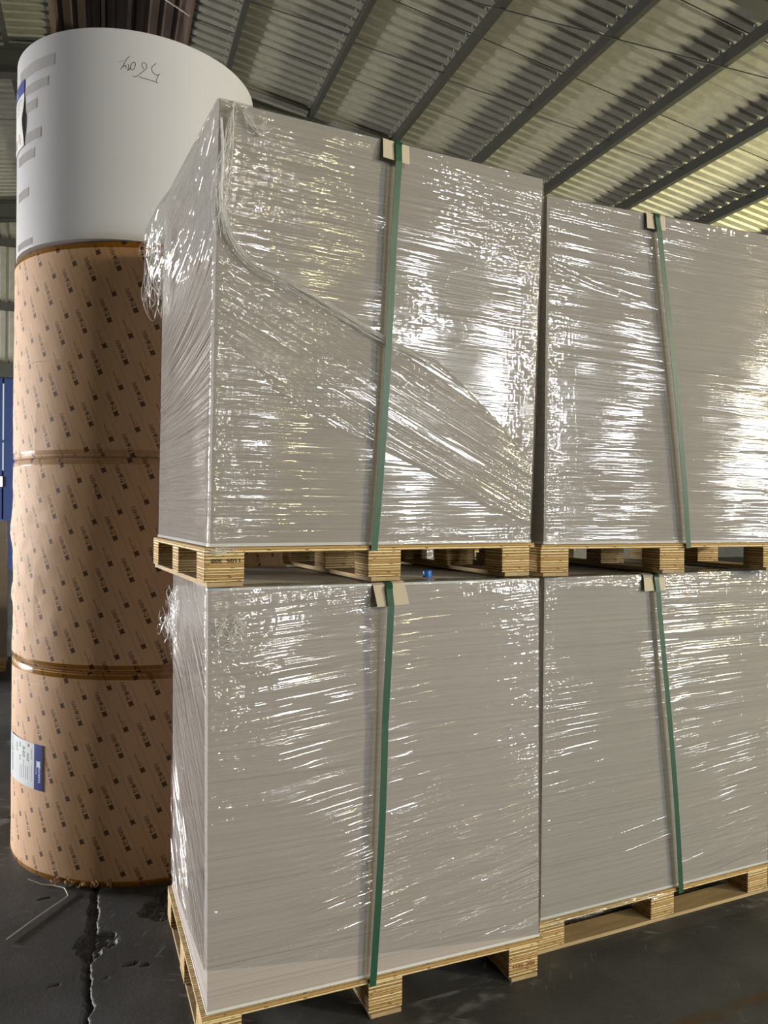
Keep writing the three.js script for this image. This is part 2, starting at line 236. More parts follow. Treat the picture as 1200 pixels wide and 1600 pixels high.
// upper left stack: the film's free edge runs as a rope down from the corner and fans out in a band
const ropeLine = [[0.004, 1.16], [0.011, 1.057], [0.006, 0.97], [0.014, 0.894], [0.038, 0.838], [0.088, 0.784], [0.191, 0.746], [0.35, 0.684], [0.52, 0.617], [0.70, 0.566], [0.80, 0.5], [0.93, 0.4], [1.07, 0.27]];
const hemLine = [[0.0, 0.60], [0.121, 0.504], [0.179, 0.446], [0.359, 0.347], [0.529, 0.298], [0.713, 0.221], [0.91, 0.125], [1.095, 0.062]];
const along = (line, x) => { for (let i = 1; i < line.length; i++) if (x <= line[i][0] && line[i][0] > line[i - 1][0]) { const [a, b] = [line[i - 1], line[i]]; return a[1] + (b[1] - a[1]) * (x - a[0]) / (b[0] - a[0]); } return line[line.length - 1][1]; };
const STACKS = {
  upperLeft: {
    at: [-0.0057, 1.4346, 0.0178], yaw: 0.0505, lean: [0.0037, 0.0463], h: 1.2168, seed: 3, label: 'film-wrapped paper stack, the upper left one, with a twisted band of film across its front',
    tilt: (u, v) => (u < 0.787 ? 0.5 * (0.787 - u) * smooth(0.2, 1.0, v) * -1.2 : -0.02 * (u - 0.787) + 0.05 * (0.6 - v) * (u - 0.787)),
    crinkle: (x, v, u) => { const b = x > 0 ? Math.exp(-Math.hypot((x - 0.07) / 0.09, (v - 1.12) / 0.1)) * 2.2 : 0.75 * smooth(0.75, 1.05, v) + 0.3 * smooth(0.5, 0.8, v); const tr = smooth(0.5, 0.9, x) * smooth(0.09 + 0.3 * (1.1 - x), 0.02, Math.abs(v - (1.2 - 0.25 * smooth(0.55, 1.05, x)))) * 1.2; return Math.max(b, tr, x > 0 && v < along(ropeLine, x) && v > along(hemLine, x) ? 0 : 0.35 * smooth(0.6, 0.78, fbm(x * 3 + 4, v * 5, 2))); },
    calm: (x, v) => { if (x < 0) return 1; const a = along(ropeLine, x), b = along(hemLine, x); return 1 - 0.6 * smooth(b - 0.01, b + 0.01, v) * smooth(a + 0.01, a - 0.01, v); },
    extra: (x, v) => {
      if (x < 0) return 0; const top = along(ropeLine, x), low = along(hemLine, x); if (v > top + 0.02) return smooth(0.2, 0.06, x) * smooth(0.85, 1.0, v) * (0.0042 * ridge(noise(x * 62 + 3 * noise(x * 8, v * 9) + 5 * (1.2 - v), v * 9)) + 0.0016 * ridge(noise(x * 120, v * 40))); if (v < low - 0.02) return 0;
      const m = smooth(low - 0.004, low + 0.006, v) * smooth(top + 0.012, top - 0.004, v), q = (v + 0.46 * x);
      return m * (0.0042 * ridge(noise(x * 1.3, q * 48)) + 0.0026 * ridge(noise(x * 2.4 + 7, q * 118)) + 0.0006) + 0.002 * Math.exp(-Math.pow((v - low) / 0.006, 2));
    },
    bulge: (u, v) => { const a = smooth(0.62, 0.1, u) * smooth(0.72, 0.95, v) * smooth(1.217, 1.1, v); return u < D ? a * (0.05 + 0.02 * noise(u * 9, v * 12)) : u > D && u < D + 0.16 ? 0.006 * Math.exp(-Math.hypot((u - D - 0.03) / 0.08, (v - 1.08) / 0.1)) : 0; },
    strap: { x: [0.542, 0.494], off: 0.006, card: [0.535, 0.089, 0.066, -0.06, 0.012] },
    more: (put) => {
      put('film_rope', strands(ropeLine.slice(0, 10).map(([x, y]) => [x, y, 0.009]), 11, 0.0085, 0.0004, 0.0009, 11), ropeFilm);
      put('film_gather', strands([[0.035, 1.2], [0.03, 1.12], [0.016, 1.03], [0.012, 0.95], [0.03, 0.86]].map(([x, y]) => [x, y, 0.008]), 16, 0.016, 0.0004, 0.001, 17), ropeFilm);
      put('film_gather', strands([[0.06, 1.205], [0.085, 1.17], [0.11, 1.155], [0.13, 1.165]].map(([x, y]) => [x, y, 0.008]), 10, 0.01, 0.0004, 0.0009, 23), ropeFilm);
      put('film_frizz', frizz(0.025, -0.012, 0.014, 0.03, 0.006, 0.01, 16, 5), plainFilm);
      put('film_frizz', frizz(-0.045, 0.95, -0.66, 0.03, 0.1, 0.1, 60, 6), plainFilm);
    },
  },
  lowerLeft: {
    at: [0, 0.1235, 0], yaw: -0.0225, lean: [-0.0049, -0.0119], h: 1.193, seed: 7, gain: 2.1, litLip: true, tint: [1.15, 1.14, 1.17], label: 'film-wrapped paper stack, the lower left one, with bare sheets showing at its foot',
    tilt: (u, v) => (u < 0.787 ? -0.55 * (0.787 - u) * -1 : 0.17 * (u - 0.787) * (0.4 + 0.6 * smooth(1.2, 0.3, v)) + 0.02 * (u - 0.787)),
    crinkle: (x, v) => Math.max(x > 0 ? Math.exp(-Math.hypot((x - 0.05) / 0.07, (v - 1.06) / 0.1)) * 1.4 : 0.9 * smooth(0.85, 1.1, v), x > 0 ? 0.8 * smooth(0.17, 0.05, x) * smooth(0.3, 0.6, v) : 0.2, 0.55 * smooth(0.7, 1.02, x) * (0.4 + fbm(x * 5, v * 9, 2)), 0.9 * smooth(0.6, 0.95, x) * smooth(0.045, 0.01, Math.abs(v - (0.06 + 0.1 * (1.09 - x) * -1 + 0.05))), 0.5 * smooth(0.25, 0.05, Math.abs(v - 0.3 + 0.2 * (1.1 - x))) * smooth(0.7, 1.0, x)),
    low: (u) => (u < D ? 0.05 + 0.071 * u / D : u < D + W ? 0.127 - 0.118 * Math.pow((u - D) / W, 0.9) : 0.01),
    bulge: (u, v) => (u < 0.3 ? 0.022 * smooth(0.3, 0.05, u) * smooth(0.75, 0.95, v) * smooth(1.19, 1.0, v) : 0),
    extra: (x, v) => (x > 0 ? smooth(0.22, 0.06, x) * smooth(0.25, 0.6, v) * 0.0022 * ridge(noise(x * 48 + 4 * noise(x * 7, v * 11), v * 22)) : 0),
    strap: { x: [0.545, 0.489], off: 0.010, card: [0.546, 0.105, 0.066, 0.05, 0.026] },
    more: (put) => { for (const a of [[0.045, 1.07, 0.006, 0.028, 0.026, 0.014, 12, 2], [0.084, 1.078, 0.008, 0.02, 0.022, 0.016, 13, 8], [0.064, 1.028, 0.006, 0.028, 0.016, 0.014, 12, 14], [-0.02, 1.07, -0.62, 0.014, 0.045, 0.08, 60, 21], [-0.026, 1.0, -0.68, 0.022, 0.04, 0.06, 60, 25]]) put('film_frizz', frizz(...a), plainFilm); },
  },
  upperRight: {
    at: [1.159, 1.4265, -0.063], yaw: -0.043, lean: [0, 0], h: 1.209, wide: 1.03, seed: 11, label: 'film-wrapped paper stack, the upper right one, with a yellow glare at its right edge',
    tilt: (u, v) => (u < 0.787 ? 0 : -0.06 * (u - 0.787) * smooth(0.2, 0.9, v)),
    crinkle: (x, v) => 0.7 * smooth(1.12, 1.19, v) * smooth(0.5, 0.1, x),
    extra: (x, v) => { if (x < 0 || x > 0.75) return 0; const y = 0.87 + 0.1 * Math.pow(1 - x / 0.6, 2); return 0.003 * Math.exp(-Math.pow((v - y) / 0.008, 2)) * smooth(0.75, 0.4, x) + 0.0015 * Math.exp(-Math.pow((v - y - 0.02) / 0.006, 2)) * smooth(0.6, 0.2, x); },
    strap: { x: [0.449, 0.598], off: 0.008, card: [0.444, 0.082, 0.06, 0.01, 0.004] },
  },
  lowerRight: {
    at: [1.167, 0.1125, -0.0715], yaw: 0.0143, lean: [0.01, -0.01], h: 1.196, wide: 1.03, gain: 1.35, tint: [0.98, 1, 1.02], seed: 19, label: 'film-wrapped paper stack, the lower right one, standing on the pallet with boards along its front',
    tilt: (u, v) => (u < 0.787 ? 0 : 0.14 * (u - 0.787) * smooth(1.1, 0.1, v)),
    crinkle: (x, v) => Math.max(0.7 * smooth(1.12, 1.19, v), 0.7 * smooth(0.06, 0.02, x)),
    strap: { x: [0.484, 0.613], off: 0.006, card: [0.475, 0.098, 0.062, 0.0, 0.006] },
    more: (put) => put('film_skirt', grid(120, 14, (i, j) => { const x = 0.0 + 0.53 * i / 120, y = 0.006 - j / 14 * (0.034 - 0.016 * i / 120 + 0.006 * noise(i * 0.13, 3)); return [x, y, 0.0165 + 0.006 * ridge(noise(x * 9, j * 0.35)) + 0.003 * noise(x * 60, j * 0.8) - 0.004 * j / 14]; }, (i, j) => [i / 120, j / 14]), skirtFilm),
  },
};
const built = {}; for (const k in STACKS) built[k] = makeStack(STACKS[k]);

// ------------------------------------------------------------------ pallets
const blockGeo = chamfer(0.112, 0.085, 0.1, 0.0015);
function stamp(text, color, turned, w = 0.1) { // stencilled print on a block
  const t = canvasTex(256, 64, (c) => { c.clearRect(0, 0, 256, 64); c.fillStyle = color; c.font = 'bold 46px monospace'; c.textAlign = 'center'; c.textBaseline = 'middle'; c.translate(128, 32); if (turned) c.rotate(Math.PI); c.fillText(text, 0, 2); });
  const m = std({ map: t, transparent: true, roughness: 0.9, polygonOffset: true, polygonOffsetFactor: -2 }); return [new THREE.PlaneGeometry(w, w * 0.22), m];
}
function makePallet(label, at, yaw, o = {}) {
  const t = thing('pallet', label, 'pallet', at, yaw), hi = o.h ?? 0.118, w = 1.118, d = 0.81, x0 = -0.016, z0 = 0.012, deckT = 0.015, botT = 0.013;
  if (o.wide) t.scale.x = o.wide;
  const r = rng(o.seed ?? 1), bh = hi - deckT - botT;
  const deck = chamfer(w, deckT, d, 0.0015); deck.translate(x0 + w / 2, hi - deckT / 2, z0 - d / 2); part('deck', deck, o.deckMat ?? plyEdge, t);
  const bg = blockGeo.clone(); bg.scale(1, bh / 0.085, 1);
  const xs = o.xs ?? [x0 + 0.056, x0 + w / 2 - 0.005, x0 + w - 0.072], zs = [z0 - 0.056, z0 - d / 2, z0 - d + 0.052];
  for (const x of xs) for (const z of zs) { const b = part('block', bg, plyEdge, t); b.position.set(x, botT + bh / 2, z); b.rotation.y = Math.floor(r() * 2) * 0 + (r() - 0.5) * 0.02; }
  for (let k = 0; k < 3; k++) {
    const g = o.across ? chamfer(w + 0.006, botT, 0.1, 0.0015) : chamfer(0.1, botT, d + 0.004, 0.0015);
    const b = part('bottom_board', g, plyFace, t); if (o.across) b.position.set(x0 + w / 2, botT / 2, zs[k] + 0.004); else b.position.set(xs[k], botT / 2, z0 - d / 2);
  }
  for (const [text, color, turned, x, y] of o.stamps ?? []) { const [g, m] = stamp(text, color, turned); const p = part('stamp', g, m, t); p.position.set(x, y, z0 - 0.0045); }
  return t;
}
makePallet('plywood pallet on the floor under the lower left stack', [0, 0.0, 0], -0.0225, { h: 0.122, seed: 2, stamps: [['1105-300', '#8f1d14', false, 1.03, 0.045]] });
makePallet('plywood pallet between the two left stacks', [-0.0057, 1.3235, 0.0178], 0.0505, { h: 0.1095, seed: 3, stamps: [['1105 300', '#1c1712', true, 0.045, 0.072]] });
makePallet('plywood pallet on the floor under the lower right stack, boards along its front', [1.167, 0, -0.0715], 0.0143, { h: 0.111, seed: 4, across: true, wide: 1.03 });
makePallet('plywood pallet between the two right stacks', [1.159, 1.3155, -0.063], -0.043, { h: 0.1095, seed: 5, wide: 1.03 });
{ // scrap of green tape on the middle block of the lower left pallet
  const t = thing('tape_scrap', 'scrap of green tape with a white fold stuck on a pallet block', 'tape', [0.545, 0.052, -0.001], -0.0225);
  const s = new THREE.Shape([[-0.028, -0.012], [0.024, -0.012], [0.027, 0.018], [0.004, 0.012], [-0.012, 0.016], [-0.03, 0]].map((p) => new THREE.Vector2(...p)));
  part('tape', new THREE.ExtrudeGeometry(s, { depth: 0.0015, bevelEnabled: false }), std({ color: new THREE.Color(0.0, 0.17, 0.12), roughness: 0.35 }), t);
  const f = new THREE.Shape([[-0.012, 0.018], [0.004, 0.010], [0.03, 0.022], [0.029, 0.029]].map((p) => new THREE.Vector2(...p)));
  const w = part('fold', new THREE.ExtrudeGeometry(f, { depth: 0.0015, bevelEnabled: false }), boardWhite, t, 'white fold'); w.position.z = 0.0018;
}
{ // blue bottle cap lying on the lower left stack
  const t = thing('bottle_cap', 'small blue plastic cap lying on the lower left stack', 'cap', [0.722, 1.3215, -0.09]);
  const g = new THREE.LatheGeometry([[0.0001, 0], [0.0145, 0], [0.0155, 0.002], [0.0155, 0.02], [0.0135, 0.0235], [0.0001, 0.024]].map((p) => new THREE.Vector2(...p)), 32), p = g.attributes.position;
  for (let i = 0; i < p.count; i++) { const a = Math.atan2(p.getZ(i), p.getX(i)), k = 1 + 0.02 * Math.sin(a * 16) * (p.getY(i) < 0.02 ? 1 : 0); p.setX(i, p.getX(i) * k); p.setZ(i, p.getZ(i) * k); } g.computeVertexNormals();
  part('cap', g, std({ color: new THREE.Color(0.02, 0.13, 0.5), roughness: 0.35 }), t);
}

// ------------------------------------------------------------------ paper rolls
const RC = [0.063, -1.702], RR = 0.63, RH = 0.8725;
function jamo(c, list, x, y, s) { c.beginPath(); for (const l of list) { if (l.length === 3) { c.moveTo(x + (l[0] + l[2]) * s, y + l[1] * s); c.arc(x + l[0] * s, y + l[1] * s, l[2] * s, 0, 7); } else { c.moveTo(x + l[0] * s, y + l[1] * s); for (let i = 2; i < l.length; i += 2) c.lineTo(x + l[i] * s, y + l[i + 1] * s); } } c.stroke(); }
const HANGUL = [ // four syllables as strokes in a unit square
  [[0.2, 0.06, 0.42, 0.06], [0.08, 0.2, 0.54, 0.2], [0.31, 0.4, 0.13], [0.74, 0.04, 0.74, 0.62], [0.74, 0.32, 0.94, 0.32], [0.2, 0.68, 0.2, 0.92, 0.86, 0.92]],
  [[0.48, 0.04, 0.4, 0.18, 0.2, 0.3], [0.48, 0.06, 0.56, 0.18, 0.76, 0.3], [0.48, 0.3, 0.48, 0.44], [0.06, 0.46, 0.92, 0.46], [0.2, 0.58, 0.8, 0.58, 0.8, 0.74, 0.2, 0.74, 0.2, 0.93, 0.84, 0.93]],
  [[0.06, 0.16, 0.5, 0.16], [0.3, 0.16, 0.22, 0.5, 0.04, 0.8], [0.28, 0.46, 0.5, 0.8], [0.5, 0.46, 0.68, 0.46], [0.68, 0.06, 0.68, 0.9], [0.9, 0.02, 0.9, 0.96]],
  [[0.08, 0.16, 0.6, 0.16], [0.36, 0.16, 0.26, 0.5, 0.06, 0.8], [0.34, 0.46, 0.6, 0.8], [0.82, 0.02, 0.82, 0.96]],
];
function flag(c, x, y, s) { c.beginPath(); c.moveTo(x, y + s * 0.04); c.quadraticCurveTo(x + s * 0.5, y + s * 0.16, x + s, y + s * 0.02); c.quadraticCurveTo(x + s * 0.9, y + s * 0.5, x + s, y + s * 0.98); c.quadraticCurveTo(x + s * 0.5, y + s * 0.86, x, y + s); c.quadraticCurveTo(x + s * 0.1, y + s * 0.5, x, y + s * 0.04); c.fill(); }
const wrapTex = canvasTex(1024, 634, (c, w, h) => { // one repeat of the wrapper's print: 0.181 m x 0.112 m, upside down on the roll
  c.fillStyle = '#cba481'; c.fillRect(0, 0, w, h); const r = rng(4);
  for (let k = 0; k < 900; k++) { c.fillStyle = r() < 0.5 ? 'rgba(120,84,54,.10)' : 'rgba(236,206,172,.10)'; c.fillRect(r() * w, r() * h, 4 + r() * 50, 1 + r() * 3); }
  c.fillStyle = '#8d5f3d'; c.fillRect(0, h * 0.0, w, 5); c.fillRect(0, h * 0.5, w, 5);
  c.save(); c.translate(w / 2, h / 2); c.rotate(Math.PI); c.translate(-w / 2, -h / 2);
  c.strokeStyle = c.fillStyle = '#57402f'; c.lineWidth = 14; c.lineCap = 'butt'; c.lineJoin = 'miter';
  flag(c, 30, h * 0.25 - 62, 124); HANGUL.forEach((s, k) => jamo(c, s, 180 + k * 112, h * 0.25 - 58, 112));
  for (const dx of [0, -w]) { flag(c, 550 + dx, h * 0.75 - 62, 124); c.font = 'bold 44px sans-serif'; c.textBaseline = 'middle'; c.fillText('HANSOL PAPER', 692 + dx, h * 0.75 - 24); c.font = '34px sans-serif'; c.fillText('HANSOL', 692 + dx, h * 0.75 + 28); }
  c.restore();
});
const crease = floatTex(512, 512, (u, v) => 0.5 * fbm(u * 5, v * 3, 4) + 0.5 * ridge(noise(u * 6 + 3 * noise(v * 3, u * 2), v * 9)) * fbm(u * 3 + 5, v * 3, 2)); crease.channel = 1;
const kraft = std({ map: wrapTex, roughness: 0.72, bumpMap: crease, bumpScale: 0.004 });
const rollWhite = std({ color: 0xc4c4ca, roughness: 0.5 });
const amber = phys({ color: new THREE.Color(0.7, 0.57, 0.27), roughness: 0.12, transmission: 1, thickness: 0, ior: 1.5, side: THREE.DoubleSide });
const clearTape = phys({ color: new THREE.Color(0.92, 0.87, 0.8), roughness: 0.1, transmission: 1, thickness: 0, ior: 1.5, side: THREE.DoubleSide });
const greyTape = phys({ color: new THREE.Color(0.6, 0.59, 0.6), roughness: 0.2, transmission: 0.25, thickness: 0, ior: 1.5, side: THREE.DoubleSide });
// bent sheet on a cylinder about the y axis: azimuth measured from +z towards +x
function sheetOn(r, a0, a1, y0, y1, nu = 40, nv = 8, off = () => 0) {
  return grid(nu, nv, (i, j) => { const a = (a0 + (a1 - a0) * i / nu) * Math.PI / 180, y = y0 + (y1 - y0) * j / nv, q = r + off(a, y); return [q * Math.sin(a), y, q * Math.cos(a)]; }, (i, j) => [i / nu, j / nv]);
}
function wrapGeometry(h, seed, bump) {
  const nu = 360, nv = 90, ca = 0.37, sa = 0.93;
  const shape = (a, y) => { const q = Math.exp(-Math.pow((a + 1.45) / 0.5, 2)); return bump * (0.0025 * (fbm(a * 3 + seed, y * 5, 3) - 0.5) + q * 0.022 * (fbm(a * 4 + seed, y * 7 + seed, 3) - 0.42)) * smooth(0, 0.12, y) * smooth(h, h - 0.12, y); };
  const round = (y) => -0.006 * Math.pow(1 - smooth(0, 0.016, Math.min(y, h - y)), 2);
  const ys = [0, 0.004, 0.009, 0.016]; for (let j = 1; j < nv; j++) ys.push(0.016 + (h - 0.032) * j / nv); ys.push(h - 0.016, h - 0.009, h - 0.004, h);
  const side = grid(nu, ys.length - 1, (i, j) => { const a = -Math.PI + 2 * Math.PI * i / nu + Math.PI, y = ys[j], b = ((a + Math.PI) % (2 * Math.PI)) - Math.PI, q = RR + shape(b > 1.8 ? b - 2 * Math.PI : b, y) + round(y); return [q * Math.sin(a), y, q * Math.cos(a)]; },
    (i, j) => { const a = 2 * Math.PI * i / nu, s = RR * (a > 2.2 ? a - 2 * Math.PI : a), y = ys[j] + seed * 0.37; return [(ca * s - sa * y) / 0.181, (sa * s + ca * y) / 0.112]; });
  const uv1 = new Float32Array(side.attributes.uv.array.length); for (let j = 0; j < ys.length; j++) for (let i = 0; i <= nu; i++) { const k = (j * (nu + 1) + i) * 2; uv1[k] = i / nu * 4; uv1[k + 1] = ys[j] + seed * 0.2; } side.setAttribute('uv1', new THREE.BufferAttribute(uv1, 2));
  return side;
}
function makeRoll(k, label, tapes) {
  const t = thing('paper_roll', label, 'paper roll', [RC[0], k * RH, RC[1]], 0);
  part('wrapping', wrapGeometry(RH - 0.002, k + 1, [0.15, 1, 0.3][k]), kraft, t);
  for (const y of [0.001, RH - 0.003]) { const g = new THREE.CircleGeometry(RR - 0.006, 96); g.rotateX(y > 0.1 ? -Math.PI / 2 : Math.PI / 2); g.translate(0, y, 0); part('end_sheet', g, kraftPlain, t); }
  for (const [y0, y1, m] of tapes) part('packing_tape', sheetOn(RR + 0.0012, -180, 180, y0, y1, 180, 2, (a, y) => -0.006 * Math.pow(1 - smooth(0, 0.016, Math.min(y, RH - 0.002 - y)), 2)), m, t);
  return t;
}
const kraftPlain = std({ color: 0xb48c66, roughness: 0.8 });
const roll1 = makeRoll(0, 'brown wrapped paper roll on the floor with a white and blue label', [[0.001, 0.026, amber], [RH - 0.03, RH - 0.003, amber]]);
makeRoll(1, 'brown wrapped paper roll with a rumpled left side, second from the floor in the column', [[0.001, 0.028, amber], [RH - 0.03, RH - 0.003, clearTape]]);
makeRoll(2, 'brown wrapped paper roll directly under the bare white one', [[0.001, 0.03, clearTape], [RH - 0.027, RH - 0.003, amber]]);
{ // label on the lowest roll, its lines read downwards
  const t = canvasTex(832, 520, (c, w, h) => {
    c.translate(w, 0); c.rotate(Math.PI / 2); // now x runs down the label, y runs from right to left
    const L = h, B = w; c.fillStyle = '#d5dbe2'; c.fillRect(0, 0, L, B); c.fillStyle = '#0c2a86'; c.fillRect(0, 0, L, B * 0.17);
    c.fillStyle = '#e8eef6'; flag(c, L * 0.36, B * 0.035, B * 0.09); c.font = 'bold 46px sans-serif'; c.textBaseline = 'middle'; c.fillText('HANSOL', L * 0.50, B * 0.062); c.font = '30px sans-serif'; c.fillText('PAPER', L * 0.50, B * 0.125);
    c.fillStyle = '#3a3f48'; c.font = 'bold 32px sans-serif'; c.fillText('TRIPLEX', 70, B * 0.225); c.font = '26px sans-serif'; c.fillText('Uncoated Board', 250, B * 0.225);
    c.font = 'bold 60px sans-serif'; c.fillText('400', 130, B * 0.32); c.font = 'bold 78px sans-serif'; c.fillText('840', 70, B * 0.43); c.font = 'bold 40px sans-serif'; c.fillText('mm', 225, B * 0.43);
    c.font = 'bold 56px sans-serif'; c.fillText('96', 40, B * 0.54); c.fillText('62', 190, B * 0.54); c.font = 'bold 64px sans-serif'; c.fillText('602', 60, B * 0.65); c.font = '26px sans-serif'; c.fillText('1 1 1 5 3   M', 40, B * 0.75);
    c.fillStyle = '#a23a3a'; c.fillRect(24, B * 0.28, 34, 34); c.fillStyle = '#6b7078'; for (let k = 0; k < 5; k++) c.fillRect(L * 0.55 + k * 4, B * (0.31 + 0.055 * k), 150, 12);
    const r = rng(9); c.fillStyle = '#30343c'; for (let x = 10; x < L * 0.85;) { const q = 3 + Math.floor(r() * 9); c.fillRect(x, B * 0.82, q, B * 0.09); x += q + 3 + Math.floor(r() * 9); } c.font = '24px sans-serif'; c.fillText('0 4 1 8 2 6', L * 0.86, B * 0.87);
  });
  part('label', sheetOn(RR + 0.0035, -81, -51.8, 0.362, 0.552, 24, 2, (a, y) => 0.012 * Math.exp(-Math.pow((a + 1.45) / 0.5, 2)) * 0.1), std({ map: t, roughness: 0.4 }), roll1, 'white label with a blue bar');
  const r = rng(31), bits = []; // torn shreds of wrapper hanging at the foot
  for (let k = 0; k < 16; k++) { const a = (-46 + r() * 26) * Math.PI / 180, q = RR + 0.002, pts = []; for (let i = 0; i <= 4; i++) pts.push(V((q + i * (0.003 + r() * 0.003)) * Math.sin(a + (r() - 0.5) * 0.03), Math.max(0.004, 0.024 - i * 0.005 * r() + (r() - 0.5) * 0.014), (q + i * (0.003 + r() * 0.003)) * Math.cos(a + (r() - 0.5) * 0.03))); const g = new THREE.TubeGeometry(new THREE.CatmullRomCurve3(pts), 10, 0.0022 + r() * 0.003, 4); g.scale(1, 1, 1); bits.push(g); }
  for (const g of bits) part('torn_wrapper', g, kraftPlain, roll1);
}
{ // bare white roll on top
  const C = [-0.038, -1.606], R0 = 0.5192, Y = 3 * RH, H = 0.8463;
  const t = thing('paper_roll', 'bare white paper roll with handwriting and grey tape strips, topmost of column', 'paper roll', [C[0], Y, C[1]], 0);
  const prof = [[0.06, 0], [R0 - 0.002, 0], [R0, 0.002], [R0, H - 0.002], [R0 - 0.002, H], [0.06, H]].map((p) => new THREE.Vector2(...p)); const g = new THREE.LatheGeometry(prof, 160);
  const u = g.attributes.uv, p = g.attributes.position; for (let i = 0; i < u.count; i++) u.setXY(i, u.getX(i) * 6, p.getY(i) * 2);
  part('roll_body', g, rollWhite, t); const core = new THREE.LatheGeometry([[0.05, 0], [0.06, 0], [0.06, H], [0.05, H], [0.05, 0]].map((q) => new THREE.Vector2(...q)), 48); part('core', core, kraftPlain, t);
  const strips = [[-75, -45.7, 0.741, 0.024, 34], [-68, -49.4, 0.66, 0.019, 0], [-67.5, -57, 0.588, 0.02, 0], [-68, -53.9, 0.462, 0.021, 0], [-77, -58.7, 0.389, 0.02, 0], [-77, -63.6, 0.238, 0.018, 0], [-78, -60.3, 0.026, 0.014, 0]];
  for (const [a0, a1, y, hw, up] of strips) part('tape_strip', sheetOn(R0 + 0.0012, a0, a1, y - hw, y + hw, 16, 2), greyTape, t);
  const lab = canvasTex(256, 384, (c, w, h) => { c.fillStyle = '#d9d9d9'; c.fillRect(0, 0, w, h); c.fillStyle = '#1b2f86'; c.fillRect(0, 0, w, h * 0.2); c.fillStyle = '#7787bd'; flag(c, 60, 24, 40); c.fillStyle = '#777'; for (let k = 0; k < 4; k++) c.fillRect(80, 100 + k * 22, 120 - k * 14, 8); c.fillStyle = '#8a7f7c'; c.fillRect(30, 300, 60, 56); c.fillRect(130, 286, 18, 50); c.fillRect(170, 300, 24, 60); });
  part('label', sheetOn(R0 + 0.003, -86, -68.3, 0.44, 0.72, 16, 10, (a, y) => 0.010 * Math.exp(-Math.pow((y - 0.54) / 0.06, 2)) * smooth(-1.4, -1.19, a)), std({ map: lab, roughness: 0.6, side: THREE.DoubleSide }), t, 'white label with a blue bar');
  const hand = canvasTex(1200, 800, (c) => { c.clearRect(0, 0, 1200, 800); c.strokeStyle = '#3b3a40'; c.lineWidth = 12; c.lineCap = c.lineJoin = 'round'; const S = (a) => { c.beginPath(); c.moveTo(a[0], a[1]); for (let i = 2; i < a.length - 2; i += 2) c.quadraticCurveTo(a[i], a[i + 1], (a[i] + a[i + 2]) / 2, (a[i + 1] + a[i + 3]) / 2); c.lineTo(a[a.length - 2], a[a.length - 1]); c.stroke(); };
    S([300, 155, 240, 210, 190, 330, 125, 440]); S([175, 385, 200, 350, 235, 360, 225, 410]); S([265, 330, 290, 320, 275, 420, 260, 450]); S([260, 450, 300, 440, 330, 340, 360, 270, 420, 260, 420, 330, 380, 420, 330, 430, 320, 400, 330, 330]);
    S([375, 548, 420, 560, 480, 520, 560, 440, 650, 350, 655, 270, 610, 235, 560, 245, 550, 300, 590, 370]); S([845, 200, 770, 270, 745, 350, 800, 420, 870, 440, 930, 395]); S([900, 420, 870, 490, 850, 570]); S([505, 545, 620, 560, 740, 570, 890, 590]); c.globalAlpha = 0.35; S([75, 295, 130, 280, 185, 255]); });
  part('handwriting', sheetOn(R0 + 0.0006, -16.6, 8.3, 0.612, 0.77, 24, 2), std({ map: hand, transparent: true, roughness: 0.7 }), t);
}

// ------------------------------------------------------------------ floor
const floorTex = dataTex(1024, 1024, (u, v, o) => { const n = fbm(u * 8, v * 8, 6), m = fbm(u * 30 + 5, v * 30, 4), f = noise(u * 500, v * 500); const sc = smooth(0.54, 0.72, fbm(u * 13 + 40, v * 13, 4)) * smooth(0.45, 0.75, fbm(u * 70 + 2 * noise(u * 9, v * 9), v * 130, 4)) + 1.1 * smooth(0.86, 0.94, noise((u + 0.6 * v) * 34, (v - 0.6 * u) * 420)) * smooth(0.5, 0.7, noise(u * 24, v * 24)) + 0.9 * smooth(0.88, 0.95, noise((u - 1.4 * v) * 30, (v + 1.4 * u) * 380 + 50)) * smooth(0.55, 0.75, noise(u * 19 + 7, v * 19)); const k = 63 + 40 * (n - 0.5) + 22 * (m - 0.5) + 8 * (f - 0.5) + 46 * sc; o[0] = k * 1.02; o[1] = k * 1.03; o[2] = k * 1.07; }, true);
floorTex.repeat.set(1 / 4, 1 / 4);
const floorBump = floatTex(1024, 1024, (u, v) => 0.5 * fbm(u * 60, v * 60, 4) + 0.3 * noise(u * 400, v * 400)); floorBump.repeat.set(1 / 2, 1 / 2);
const floorMat = std({ map: floorTex, roughness: 0.62, bumpMap: floorBump, bumpScale: 0.0012, vertexColors: true });
